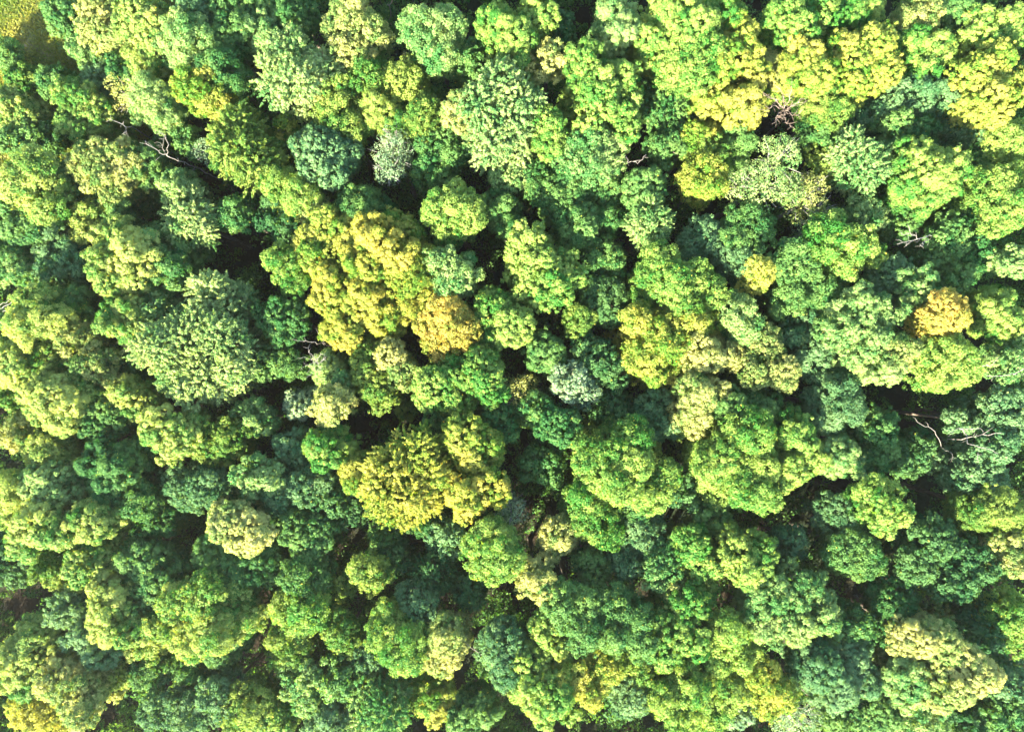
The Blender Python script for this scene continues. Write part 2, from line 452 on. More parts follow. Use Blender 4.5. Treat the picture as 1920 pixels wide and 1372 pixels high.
# ------------------------------------------------------------------ the trees, read off the photograph
# style colour top-height | x,y,r in photo pixels, one entry per bough mass | landmark phrase ; rest of its label
DATA = """
p G 15|116,26,28 134,50,20|
n T 17|190,25,32 205,55,32 175,60,26|pale tan tree by the clearing;with a broken brown twig
n P 14|160,92,26 185,105,20|
p L 19|262,22,36 290,45,34 245,50,26 285,88,24|tall bright tree above the clearing;with yellow green puffs at the top edge
p B 17|365,15,26 378,35,20|
p P 19|350,72,38 320,88,24 372,60,26 365,100,22|
p G 17|432,15,34 470,20,26 440,55,28|
p G 14|435,92,26 425,75,20|
p P 16|488,50,26 485,80,20|
p G 18|412,125,30 430,145,24 395,110,20|
p Y 19|372,160,36 340,160,22 400,180,22|yellow crown beside the narrow pit;broccoli like with lime edges, upper left
p L 16|262,118,24 285,135,26 305,128,20|
p G 14|225,130,24 240,148,16|
n B 13|190,148,28 165,155,18|
p P 18|285,185,34 305,212,26 270,208,22|
w T 14|240,175,30|thin twiggy tan tree;with grey bare twigs showing through, upper left
p L 17|142,182,32 165,205,34 140,228,28 188,200,18 155,255,20|
p L 13.2|25,200,34 72,212,34 12,222,30 45,228,28|glowing lime tree at left edge;below the grassy clearing
s G 12|60,262,30 90,255,24 25,262,24|
n T 18|175,300,34 225,310,40 190,340,30 150,310,22|broad tan olive tree;fine leaved, with a shaded green right side
n G 16|262,305,34 285,330,28|
p L 19|60,320,32 48,355,36 85,385,28 30,345,26|
p G 15|112,350,30 98,320,24|
p G 16|28,415,36 60,430,26 10,440,22|
f V 19|450,245,34 440,280,36 470,305,34 425,265,26|feathery olive tree below the pit;spreading pointed plumes
w S 13|392,282,22 410,302,16|
s G 13|352,262,24 370,275,16|
n P 15|330,350,26 350,342,20|
f M 17|350,395,34 372,420,30 335,420,24|
p L 15|165,400,22 155,432,22|
n G 14|225,395,30 200,375,24|
p L 19|215,440,32 190,490,28 250,475,38 205,520,32 250,520,26|lumpy yellow green tree on left;several joined puffs of lime foliage
s G 17|300,460,38 320,500,30 290,520,28|
n B 16|110,462,32 92,505,24 140,490,26|
n P 16|18,490,36 40,515,20|
p L 20|60,572,32 42,612,32 90,600,28 75,550,20|
p G 15|8,632,26 18,605,18|
p G 15|140,560,24 125,580,20|
n T 17|140,640,28 165,622,18|
n T 18|178,680,32 165,712,22 195,708,18|pale beige twin below another beige crown;fine leaved with a tan glow
p L 19|215,600,32 250,612,28 238,580,24|
s P 16|290,585,28 310,570,20|
f M 18|392,545,32 430,565,32 415,590,26|crested pale mint tree;feathery, with dark blue green shadowed top
f M 20|295,650,40 355,635,44 415,640,42 330,700,36 390,705,42 435,690,32 375,605,32 350,738,24|huge feathery mint tree;widest pale crown, left of centre
p L 17|20,680,36 45,712,26 10,650,26 12,742,22|
p L 16|92,672,28 105,700,24|
p L 19|80,735,32 112,755,36 72,775,22 142,735,28 105,785,26|
p G 17|190,772,32 170,798,24 215,795,24|
s D 13|222,685,28 240,705,20|
p L 16|230,735,26 258,765,24 275,740,20|
p L 20|290,798,32 330,818,36 348,795,26 318,848,24|dark rimmed round lime tree;right above a black gap at left
p G 14|258,838,22|
n V 18|410,830,36 430,810,26 395,855,22|smooth olive round crown;soft leaved, by the lime tree at left
n T 14|32,812,28 60,800,18|
p L 17|85,845,30 112,868,26 68,830,20|
p P 18|78,905,34 110,915,32 60,930,22|
p G 18|190,860,32 222,885,34 200,920,30 235,920,26|green crown with orange flecks;dense and bushy, at lower left
n P 17|472,778,30 490,800,20|
n B 18|345,910,34 385,915,34 365,935,24|
p P 19|470,890,32 505,900,28 480,920,22|bright creamy mint crown;sunlit, left of centre below the olive crown
p L 18|18,922,32 10,958,28|
p L 20|70,985,38 48,1015,32 100,1000,28 60,955,24|
p L 20|158,975,36 190,965,32 180,995,22|
p G 17|255,940,32 292,975,30 270,1000,22|
p T 20|428,982,34 465,1000,36 410,972,20|pale yellow cream crown;knobbly, over dark shade at lower left
p D 14|12,1040,36 25,1075,24|
n V 15|88,1068,30 110,1085,20|
p L 18|160,1055,32 200,1040,32 150,1085,22|
p G 18|268,1058,38 300,1090,34 262,1122,26|
p L 19|200,1115,30 212,1160,36 240,1185,26 250,1145,22|
n B 16|128,1138,28|small blue green ball;tucked behind a lime crown at lower left
p B 17|160,1192,30 188,1222,26|
p L 20|330,1130,32 378,1115,36 428,1120,40 345,1180,40 400,1185,40 452,1160,36 300,1168,28 362,1218,24|great banded lime dome;widest crown at lower left
p L 16|270,1210,28 295,1195,18|
p G 17|398,1040,30 430,1070,32 470,1055,32 462,1092,22|
p L 18|72,1190,30 38,1232,36 18,1265,28 50,1278,28 92,1225,24|bright lime crown in lower left corner;with shaded green top
n T 20|105,1270,32 140,1300,36 150,1338,28 80,1292,22 175,1318,22|cream white tree in lower left corner;hazy fine leaves
p Y 16|65,1338,34 95,1350,24 35,1325,18|
n V 15|200,1270,26 230,1265,22|
n G 14|275,1255,32 250,1235,20|
n B 16|300,1325,36 350,1335,36 395,1330,28|
p G 13|345,1250,24 365,1268,18|
p G 15|412,1218,28 435,1200,18|
n B 18|402,1300,28 420,1325,20|
n V 17|462,1330,36 480,1300,22|
n B 17|530,925,34 565,915,26|
s G 15|495,990,32 515,1010,22|
p G 17|560,990,34 595,1010,30 570,1025,22|
s D 15|625,945,34 660,965,26 605,915,24|
p G 18|560,1080,32 595,1085,28 580,1055,24|
s G 14|500,1060,28 515,1080,20|
p L 18|545,1140,30 580,1150,30 560,1170,24|
n V 16|540,1208,30 520,1240,20|olive tree left of a black slit;soft leaved, in the lower left half
n P 17|562,1280,32 575,1310,28|
s L 15|510,1345,32 530,1365,20|
n V 18|685,1065,28 705,1080,26 690,1095,20|small straw lime tree;fine leaved, alone above dark shade, bottom centre
s D 14|735,1045,28 755,1060,18|
n V 14|642,1095,24|
n V 18|638,1185,28 650,1205,22|
s G 16|632,1265,34 650,1290,20|
s B 15|615,1345,36 645,1360,22|
f D 16|808,1072,30 825,1095,20|
n B 18|778,1122,30 792,1142,24|dense mint knob;above a lime crown near the bottom centre
p L 20|725,1170,32 740,1208,36 765,1235,28 772,1190,28 708,1195,22|lime crown beside a tan ball;lumpy, near the bottom centre
n B 16|690,1235,28 680,1215,18|
n T 19|835,1195,30 825,1230,32 850,1220,24|tan sandy ball;fine speckled crown near the bottom centre
f P 18|690,1300,34 720,1330,34 680,1345,28 745,1300,24|
p Y 17|800,1305,30 815,1330,26 830,1300,20|
p G 17|870,1345,30 905,1335,28|
s D 14|878,1108,28 890,1125,18|
p L 20|915,1015,34 940,1040,36 900,1052,26 925,1072,22|rounded lime crown below centre;small lime flecked puffs, dark hollow at its left
s B 16|840,1010,30 820,995,20|
p G 15|770,965,28 795,985,20|
n G 13|718,1000,24|
n B 19|942,1205,34 955,1245,34 950,1270,22|dark mint crown by the black pit;smooth, bottom centre
w S 15|958,960,26 965,940,18|
p Y 19|612,425,36 650,445,36 598,480,32 580,450,24|
p A 21|700,445,40 742,478,38 690,500,38 660,480,28|tallest golden tree;in the yellow mass left of centre
p A 20|632,530,36 680,562,40 640,605,36 722,590,36 652,632,24 610,560,26|widest golden tree;deep yellow puffs, left of centre
p A 19|770,520,36 762,560,34 792,492,26|
p L 18|528,492,28 552,522,26|
p P 20|828,500,34 862,512,34 845,535,26|pale mint bush among golden crowns;knobbly, near the centre
p O 20|830,590,32 862,612,34 820,640,30 800,610,24 860,642,18|orange gold tree near the centre;knobbly, the most orange crown of the middle
p G 17|515,590,30 545,600,32 530,625,24|
n V 18|690,672,32 700,712,34 718,748,24|
n T 19|728,665,26 755,705,26|
p L 20|808,722,34 850,700,36 902,700,36 852,745,32 800,745,22 922,738,26 900,668,26|broad cauliflower lime crown;directly below the orange gold tree near the centre
p L 19|930,578,30 960,610,34 925,630,26 915,560,22|
n T 19|618,765,32 630,745,20|cream powder puff tree;small, pale and fine leaved
n P 16|612,690,28 635,710,24|
n S 14|568,760,28 585,745,18|
p G 14|540,685,26|
p G 15|498,690,26 505,665,18|
p B 17|548,838,28 560,860,18|
p L 18|608,838,32 635,850,24|
f Y 21|780,850,42 730,895,44 770,930,38 722,950,30 762,970,22 812,890,30|wide feathery olive gold tree;dark hole above it
n Y 19|672,890,32 690,910,24 665,870,18|
p Y 20|868,815,34 908,838,34 880,855,26|
p A 20|868,930,34 910,908,34 870,962,22 935,930,20|square golden crown;directly below another golden crown, below centre
p G 16|825,782,24 850,770,18|
s G 16|930,785,30 950,810,20|
n V 11|762,765,20|
p G 15|938,388,30 952,420,22|
s G 14|440,400,28|
w T 15|978,735,30|
n B 15|600,905,36 570,880,24|
p G 15|540,22,32 570,10,24|
s D 12|555,62,24|
n T 19|645,48,34 690,58,32 640,95,24 672,100,24 658,18,26|hazy tan brown tree at top;a bare brown trunk at its right
p P 20|788,48,34 838,48,34 810,82,34 832,102,20|pale cream mint tree at top;bristly round crown
f M 20|540,92,34 515,130,32 558,150,36 520,170,26 600,128,30|feathery mint tree upper left;shoulder to shoulder with a cream crown
n T 18|592,150,26 600,172,18|
p L 17|632,162,26 655,158,16|
p V 18|700,145,34 680,125,22|
p V 18|758,150,32 780,140,22|
p V 17|640,215,36 660,240,26 615,225,24|
p V 18|715,205,36 740,225,28|
p V 17|790,220,30 800,195,24|
n Y 15|535,235,22 545,252,16|
p B 19|600,265,34 640,290,32 590,308,28 620,318,28 572,275,24|teal green knobbly dome;left of the silver tree
w S 17|735,290,36 742,262,24 730,320,24|silver white tree;thin frosted foliage with pale twigs
n G 16|820,262,38 848,285,24|
s G 14|800,318,28 825,330,20|
p L 19|518,340,26 560,360,28 548,382,18|
s V 14|515,290,26 500,315,20|
s D 14|520,408,34 545,395,20|
p G 17|672,385,34 705,400,28|
n T 17|590,395,26 610,410,22|
p L 20|828,388,32 860,378,34 842,425,28 882,408,24|lime crown near the centre top;yellow puffs on its lower left
p Y 18|740,425,28 765,445,28|
s G 14|885,110,28 875,135,18|
p L 20|930,40,34 965,60,34 1008,22,32 960,105,30 975,135,22|long lime crown at the top;cut by the top edge, beside a black gap
f M 22|945,165,42 902,200,42 955,230,38 925,262,34 982,195,30 910,288,20|great pale feathery tree;brightest wide crown, top centre
n T 21|855,212,28 870,190,22|
n P 16|955,325,28 935,305,20|
n T 20|1025,118,32 1035,95,22|sandy cream crown;fine leaved, between two lime crowns at the top
p P 20|1158,35,34 1165,62,28 1140,20,22|round mint lime crown at the top;black gaps all round
s D 14|1048,75,24 1052,45,20|
p L 21|1100,108,34 1090,150,28 1125,165,36 1165,145,34 1172,205,30 1115,212,30 1178,240,22|tall lumpy lime crown;beside the long black path shadow, top centre
n L 20|1030,228,26 1035,265,28|
p P 19|1098,275,34 1135,280,34 1110,312,26 1075,300,26|
p L 21|1268,18,40 1222,70,26 1250,92,32 1302,52,38 1350,18,34|
p L 21|1262,125,32 1300,132,34 1325,95,34 1285,90,26|lime crown hanging over the black gap;cauliflower like, top right of centre
p Y 20|1362,110,34 1400,98,32 1388,58,30 1420,138,24|
p Y 19|1335,185,32 1388,198,34 1420,190,22|
f G 17|1238,198,32 1262,212,26|dark star shaped green tree;right beside the brown black gap
p Y 18|1318,325,34 1330,345,24|small golden crown;among green trees right of centre top
n Y 16|1302,252,22 1322,248,16|
n V 16|1342,285,26 1300,285,22|
n G 16|1252,272,32 1275,250,22|
p G 16|1382,262,28 1380,308,24|
w M 19|1460,298,38 1432,348,38 1395,350,28 1475,350,30|frosted silver tree with white limbs;upper right
w T 18|1500,375,34 1535,395,26 1525,350,24|
p G 17|1208,350,32 1215,372,22|
f P 17|1218,412,30 1232,435,22|spiky mint tree;long pointed plumes, right of centre
n G 14|1000,325,28|
n G 16|1048,355,36 1080,365,26 1010,365,22|
n G 15|1138,358,28 1150,340,18|
s G 15|1082,420,34 1060,405,22|
n G 14|1142,405,26|
n B 17|1318,445,34 1295,470,24 1345,470,24|
p G 18|1398,408,30 1422,440,30 1380,448,26|
p L 20|988,450,32 1010,490,36 1052,500,32 1040,540,32 1000,540,28 972,480,24 1075,520,22|yellow flecked lime crown right of centre;near the middle of the photo
p L 20|1468,28,32 1500,50,34 1540,20,32|
p L 18|1590,30,32 1625,25,28|
p Y 20|1508,110,34 1530,142,32 1488,145,26|
p Y 20|1600,110,36 1640,88,34 1652,130,30 1602,150,32 1570,88,26|broad golden green crown upper right;open knobbly puffs with small dark gaps
n T 18|1445,130,28 1455,155,18|cream crown above the bare tree;pale and fine leaved
p V 18|1530,195,32 1565,205,28 1590,185,22|
p G 15|1525,240,28 1550,255,22|
p T 18|1728,28,30 1750,15,22 1715,45,18|
p L 19|1718,88,30 1758,95,30 1740,128,22|
n B 16|1678,178,28 1690,160,20|
p B 18|1735,165,28 1758,185,28 1725,195,22|knobbly mint blue crown;upper right, among golden crowns
s B 14|1628,212,28 1640,235,18|
p G 16|1790,30,32 1800,60,20|
p L 20|1838,50,28 1880,52,32 1860,82,24|
p Y 21|1828,130,32 1870,120,34 1902,168,32 1850,178,34 1872,212,24|largest golden crown by right edge;in the upper right corner
p G 18|1678,240,32 1718,255,32 1668,275,24 1715,280,20|
n B 16|1792,222,26 1828,248,26|
p L 18|1890,262,32 1905,295,22|
f M 19|1598,282,32 1622,318,34 1642,298,26|fan shaped mint tree;upper right, pale plumed lower edge
s V 15|1555,300,28 1575,325,18|
p L 20|1710,298,32 1750,318,34 1788,308,30 1742,360,32 1778,350,26 1700,342,24|wide lime crown pierced by dark gaps;upper right
s G 15|1845,300,28 1835,325,20|
p L 20|1868,350,34 1900,388,34 1872,412,24 1908,335,26|
p L 20|1558,440,32 1600,460,34 1638,480,24 1590,498,22|
n P 17|1620,395,26 1640,410,20|
p L 17|1562,415,20|
w S 15|1520,430,22|
n G 15|1690,415,32 1670,395,22|
s G 17|1780,445,34 1820,460,28 1760,475,24|
s G 15|1832,415,32 1800,400,22|
p G 18|1488,482,30 1510,505,26 1475,510,20|
n Y 20|1425,510,26 1430,530,16|small round butter yellow tree;standing out from dark green, right of centre
p G 17|1542,542,30 1482,560,28 1555,565,22|
s B 15|1502,610,30 1480,630,20|
s B 15|1525,665,32 1500,680,22|
n P 21|1608,580,40 1660,590,36 1630,638,44 1580,620,32 1652,690,36|large grey mint dome;fine leaved, right side of the photo
n T 20|1690,655,30 1700,675,20|
n O 21|1778,580,34 1790,600,26 1752,598,22|orange gold tree at right;soft fine plumes, the most orange thing at right
p L 20|1768,658,34 1802,680,34 1762,710,26|round lime crown at right;directly below the orange gold tree
p P 18|1722,530,28 1735,552,24|
s B 15|1670,515,32 1690,545,24 1650,540,20|
s G 16|1790,520,28 1815,505,24|
p L 18|1865,580,32 1895,605,30 1880,560,20|
n P 18|1890,680,32 1905,655,20|
p P 17|1905,490,28|
p B 18|1568,735,32 1590,765,28 1555,785,26|
p G 17|1650,800,28 1662,840,24 1640,865,22|
p P 18|1578,852,30 1600,870,22 1560,875,20|
s B 18|1885,765,34 1905,800,28 1870,790,22|
s B 14|1810,788,24|
s B 18|1870,838,30 1830,888,34 1862,900,26 1805,900,20|
s D 13|1702,860,34 1725,830,24|
n L 21|1658,945,42 1640,920,28 1680,960,26 1665,985,20|solitary round yellow green ball;right side, dark shade all round
n B 16|1572,958,30 1590,975,20|
n V 18|1870,955,34 1830,960,26 1905,970,24|
n T 19|1890,1035,34 1905,1060,24|
s D 19|1750,1010,38 1800,1040,38 1728,1060,32 1788,1090,34 1840,1060,32|broad dark green star leaved tree;lower right, black gap beside it
p G 18|1590,1035,34 1625,1045,30 1610,1065,22|
n P 20|1440,1118,38 1500,1100,42 1538,1150,38 1480,1178,38 1432,1168,30|big rough mint dome;lower right, yellow flecks on its lower edge
s B 15|1480,1015,28|
p L 20|1385,1035,34 1425,1040,32 1400,1075,30|twin lime crown right of another;lower right of centre
p L 19|1300,1018,30 1320,1058,32 1330,1092,20|
p G 16|1335,962,30 1350,985,22|
p L 21|1405,808,38 1362,848,38 1335,880,26 1420,870,38 1412,920,34 1440,940,22|biggest lime crown right of centre;deep cut puffs
p L 19|1490,812,34 1512,858,34 1478,882,30|
p G 18|1368,762,30 1430,768,32 1400,750,22|
p L 21|1110,858,32 1190,820,30 1150,850,26 1190,868,32 1158,908,34 1222,930,32 1250,890,28 1128,900,26|spreading lime crown over the black pit;right of centre, five lobed
p L 18|1098,932,30 1112,968,32 1138,995,30|
n T 17|1050,1000,30 1040,1030,20|
n T 18|1002,1078,30 1020,1100,26 985,1100,18|peach tan tree;below centre, fine leaved
p L 20|1240,490,28 1262,528,34 1302,520,30 1332,550,30 1285,572,26 1215,520,22|bright lime crown right of centre;long jagged, slanting down to the right
p Y 20|1195,600,28 1240,625,34 1300,605,30 1220,668,34 1262,650,26 1230,700,20 1332,600,24|speckled golden lime tree;right of centre, loose open crown
n T 19|1318,660,34 1365,668,28|
n T 20|1310,738,32 1298,780,34 1350,732,22|pinkish beige tree;right of centre, powdery fine leaves
n T 19|1432,650,32 1420,700,26 1470,702,30|
p P 18|1385,590,32 1400,618,24|
n B 17|1382,485,30 1395,515,22|
n G 15|1130,478,32 1155,495,20|
s D 14|1132,560,38 1110,535,24 1155,590,22|
n V 15|1085,605,26|
s D 16|1120,675,36 1145,705,26 1100,650,24|
n S 17|1070,715,30 1095,735,26|blue grey bushy tree;small cream patch in it, near the centre
p G 16|1022,660,30 1040,680,20|
p G 18|1048,798,32 1065,815,22|
s G 15|1000,760,28 1015,785,20|
s D 13|1150,765,32 1165,785,20|
n B 16|1225,760,26 1238,800,28|
s G 14.5|1015,868,34|
s D 14|1285,925,30|
n B 16|1200,1000,32 1225,985,22|
n P 17|1240,1052,34 1225,1075,26|
n B 16|1178,1060,30 1160,1040,20|
n G 15|1112,1062,30 1090,1050,20|
n T 17|1262,1108,24|
p G 17|1182,948,24 1200,960,18|
p G 20|1050,1132,34 1100,1140,34 1090,1185,32 1065,1165,26|
p G 20|1152,1138,32 1192,1158,32 1202,1208,30 1150,1198,26|dark green twin crown;bottom centre, pale lit lower rim
p L 19|1028,1180,26 1042,1218,30|
p L 20|980,1238,30 1000,1288,32 1042,1302,34 1020,1332,26 1065,1335,22|
p Y 20|1080,1260,34 1130,1250,32 1102,1298,28|golden green crown at bottom centre;lumpy, right of a curved lime crown
p L 17|1198,1252,30 1180,1230,20|
n B 16|1188,1300,32 1170,1320,22|
p L 20|1300,1130,34 1262,1178,32 1300,1200,32 1250,1222,28|
p L 20|1370,1188,34 1390,1230,34 1350,1240,28|lime crown under the square dark hole;bottom right of centre
p L 20|1252,1310,34 1300,1290,32 1332,1340,34 1372,1300,32 1280,1350,26|
p Y 20|1435,1282,34 1460,1300,32 1440,1322,24|bright golden crown at bottom;right of centre, glowing yellow
n S 16|1390,1340,26|
w S 17|1500,1350,34 1470,1345,24|sparse silver tree at the bottom;grey limbs showing, right of centre
p B 19|1530,1250,36 1588,1230,38 1570,1288,38 1620,1275,28|
s G 17|1605,1172,32 1570,1185,24 1640,1190,22|
p T 21|1710,1198,34 1762,1210,38 1812,1250,40 1782,1290,38 1842,1272,32|great cream green dome;widest crown in the lower right corner
p P 19|1702,1275,34 1740,1318,32 1700,1310,22|
n G 16|1680,1125,34 1700,1150,24|
s D 15|1848,1175,36 1870,1150,22|
p L 18|1898,1160,34 1905,1200,24|
s B 15|1888,1282,30 1905,1260,20|
s G 15|1892,1345,32 1870,1360,20|
p G 17|1650,1335,36 1610,1345,28|
p P 17|1722,1350,30 1750,1362,22|
p G 15|1560,1350,28|
s D 14|1802,1358,30|
p G 0|8,95,22 18,112,16|low green bush at left edge;beside the sunlit clearing
s V 0|38,155,24 58,145,16|
s G 0|95,158,24 120,148,16|
"""
# places where the photograph looks down into the dark between the crowns
GAPS = [(465, 155, 32), (1240, 135, 34), (1215, 90, 20), (1290, 172, 18), (1450, 248, 34), (430, 372, 30), (385, 335, 16), (733, 18, 24),
        (745, 790, 44), (700, 795, 22), (815, 800, 28), (1110, 790, 34), (1105, 612, 24), (1262, 858, 26), (1385, 1122, 30),
        (925, 1290, 34), (905, 1235, 24), (685, 1000, 36), (845, 1048, 24), (290, 885, 22), (50, 1130, 36), (85, 1160, 26), (1745, 755, 40),
        (1870, 505, 24), (1600, 1110, 26), (1535, 975, 26), (12, 580, 22), (450, 1245, 18), (600, 1215, 16), (1180, 1342, 18), (1700, 770, 24),
        (55, 45, 70), (20, 90, 40), (90, 100, 45), (475, 655, 14), (1070, 20, 18), (885, 20, 18), (1210, 830, 16), (1670, 1110, 14), (640, 1120, 14)]

trees = []
for ln in DATA.strip().split('\n'):
    a, b, c = ln.split('|')
    st, co, H = a.split()
    bl = [tuple(float(q) for q in t.split(',')) for t in b.split()]
    bl = [(q[0], q[1], q[2] * (1.05 if float(H) > 19.5 else 1.12)) for q in bl]
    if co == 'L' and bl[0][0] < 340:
        co = 'E'                                # left-side brightness put into a paler lime leaf colour
    trees.append(dict(st=st, co=co, H=(float(H) if float(H) > 18 or float(H) < 12 or 'clearing' in c or a.startswith('p L 17') and '142,182' in b or 'left edge;below' in c else 18 + (float(H) - 18) * 0.62), bl=bl, lab=c.strip(), fill=False))

# lower trees fill what the tall crowns leave open
cov = np.zeros((1372 // 6 + 1, 1920 // 6 + 1), bool)
yy, xx = np.mgrid[0:cov.shape[0], 0:cov.shape[1]] * 6


def cover(x, y, r):
    cov[(xx - x) ** 2 + (yy - y) ** 2 < r * r] = True


for t in trees:
    for (x, y, r) in t['bl']:
        cover(x, y, r * 1.06)
for g in GAPS:
    cover(*g)
N_NAMED = len(trees)
for t in trees:                                 # bushes at the foot of the rise
    t['low'] = t['H'] < 5
    if t['low']:
        q = at(t['bl'][0][0], t['bl'][0][1], 9)
        t['H'] = ground_z(q.x, q.y) + 2.8
rr = random.Random(5)
while True:
    # most open spot
    open_pts = np.argwhere(~cov)
    if len(open_pts) == 0:
        break
    best, bp = 0, None
    cand = open_pts[RNG.choice(len(open_pts), min(260, len(open_pts)), replace=False)]
    for (j, i) in cand:
        y, x = j * 6, i * 6
        win = cov[max(0, j - 6):j + 7, max(0, i - 6):i + 7]
        s = (~win).sum()
        if s > best:
            best, bp = s, (x, y)
    if best < 40 or len(trees) >= 320:
        break
    r = 20 + min(14, best / 9.0)
    x, y = bp
    a = rr.uniform(0, 6.28)
    bl = [(x, y, r * 0.85), (x + math.cos(a) * r * 0.6, y + math.sin(a) * r * 0.6, r * 0.6)]
    trees.append(dict(st=rr.choice('psns'), co=rr.choice('GDDGBVG'), H=rr.uniform(10.5, 14), bl=bl, lab='', fill=True))
    cover(x, y, r * 1.15)
print('trees', N_NAMED, len(trees), 'open share', (~cov).mean())

# ------------------------------------------------------------------ labels
CW = {'L': 'yellow green', 'E': 'yellow green', 'Y': 'golden', 'O': 'orange gold', 'G': 'mid green', 'D': 'dark green', 'B': 'blue green',
      'S': 'silver grey', 'T': 'pale tan', 'P': 'pale mint', 'M': 'pale mint', 'A': 'golden', 'V': 'olive'}
NAME = {'p': 'broadleaf_tree', 's': 'star_leaved_tree', 'n': 'fine_leaved_tree', 'w': 'sparse_tree', 'f': 'feathery_tree'}
for t in trees:
    wsum = sum(b[2] ** 2 for b in t['bl'])
    t['cx'] = sum(b[0] * b[2] ** 2 for b in t['bl']) / wsum
    t['cy'] = sum(b[1] * b[2] ** 2 for b in t['bl']) / wsum
    t['ext'] = max(math.hypot(b[0] - t['cx'], b[1] - t['cy']) + b[2] for b in t['bl'])
    t['mark'] = None
    if t['lab']:
        t['mark'], rest = t['lab'].split(';')
        t['label'] = t['mark'] + ', ' + rest
marks = [t for t in trees if t['mark']]
DIRS = ['right of', 'up and right of', 'above', 'up and left of', 'left of', 'down and left of', 'below', 'down and right of']


def sector(m, t):
    a = math.degrees(math.atan2(-(t['cy'] - m['cy']), t['cx'] - m['cx'])) % 360
    return int(((a + 22.5) % 360) // 45)


def size_word(t):
    return 'small' if t['ext'] < 40 else ('large' if t['ext'] > 62 else 'medium')


used = {t.get('label') for t in trees if t.get('label')}
for t in trees:
    if t.get('label'):
        continue
    ms = sorted(marks, key=lambda m: math.hypot(m['cx'] - t['cx'], m['cy'] - t['cy']))[:6]
    done = None
    for rank in range(5):
        for m in ms:
            d = math.hypot(m['cx'] - t['cx'], m['cy'] - t['cy'])
            rivals = [u for u in trees if u is not t and u is not m and CW[u['co']] == CW[t['co']] and sector(m, u) == sector(m, t)
                      and math.hypot(m['cx'] - u['cx'], m['cy'] - u['cy']) < max(170, d * 1.35)]
            if rank == 0 and rivals:
                continue
            nearer = [u for u in rivals if math.hypot(m['cx'] - u['cx'], m['cy'] - u['cy']) < d]
            if rank == 1 and nearer:
                continue
            if rank == 2 and [u for u in rivals if size_word(u) == size_word(t)]:
                continue
            if rank >= 3 and len(nearer) != rank - 2:
                continue
            pre = {0: size_word(t), 1: 'first', 2: size_word(t), 3: 'second', 4: 'third'}[rank]
            low = 'low ' if (t['fill'] and rank == 0) else ''
            if rank in (0, 2):
                lab = f"{pre} {low}{CW[t['co']]} {'bush' if t['low'] else 'tree'} {DIRS[sector(m, t)]} the {m['mark']}"
            else:
                lab = f"{pre} {CW[t['co']]} {'bush' if t['low'] else 'tree'} {DIRS[sector(m, t)]} the {m['mark']}"
            if lab in used:
                continue
            done = lab
            break
        if done:
            break
    t['label'] = done or f"{size_word(t)} {CW[t['co']]} {'bush' if t['low'] else 'tree'} {DIRS[sector(ms[0], t)]} the {ms[0]['mark']}"
    used.add(t['label'])

# ------------------------------------------------------------------ grow them
total = 0
for t in trees:
    bulbs, sats = [], []
    for k, (px, py, r) in enumerate(t['bl']):
        rw = r * (CAM_Z - t['H'] + 1.5) / K
        dz = random.uniform(-1.2, 0.55) - (0.35 if k else 0.0)
        if r < 26 and k:
            dz -= 0.5
        dz -= 0.34 * math.hypot(px - t['cx'], py - t['cy']) * (CAM_Z - t['H']) / K - 0.5
        z = t['H'] - rw + dz
        p = at(px, py, z + rw * 0.35)
        bulbs.append((p.x, p.y, z, rw * 1.02))
        if r >= 28:
            for _ in range(random.choice((0, 1, 1, 2))):
                a = random.uniform(0, 6.283)
                q = rw * random.uniform(0.34, 0.52)
                sats.append((p.x + math.cos(a) * rw * 0.9, p.y + math.sin(a) * rw * 0.9, z - rw * random.uniform(0.0, 0.55), q))
    cx = sum(b[0] for b in bulbs) / len(bulbs)
    cy = sum(b[1] for b in bulbs) / len(bulbs)
    gz = ground_z(cx, cy)
    # the lower boughs under the top masses
    wide = max(math.hypot(b[0] - cx, b[1] - cy) + b[3] for b in bulbs)
    zc = min(b[2] for b in bulbs)
    low = (cx, cy, max(gz + 2.0, zc - wide * 0.75), wide * 0.66)
    root = bpy.data.objects.new('shrub' if t['low'] else NAME[t['st']], None)
    root.location = (cx, cy, gz)
    COL.objects.link(root)
    root['label'] = t['label']
    root['category'] = 'bush' if t['low'] else 'tree'
    root['group'] = 'trees of the forest canopy' if not t['fill'] else 'lower trees between the tall crowns'
    rel = [(b[0] - cx, b[1] - cy, b[2] - gz, b[3]) for b in bulbs]
    srel = [(b[0] - cx, b[1] - cy, b[2] - gz, b[3]) for b in sats]
    lo = (low[0] - cx, low[1] - cy, low[2] - gz, low[3])
    me = crown_mesh(rel + srel + ([lo] if t['st'] != 'w' else []), 'q' if t['st'] == 'p' and random.random() < 0.42 else t['st'])
    total += len(me.polygons)
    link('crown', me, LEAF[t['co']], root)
    tk = trunk_mesh(Vector((0, 0, 0)), rel, 0.10 + 0.011 * t['H'] * (0.6 + wide / 8), t['st'])
    link('trunk', tk, DEADWOOD if t['st'] == 'w' else BARK, root)
print('leaves', total)


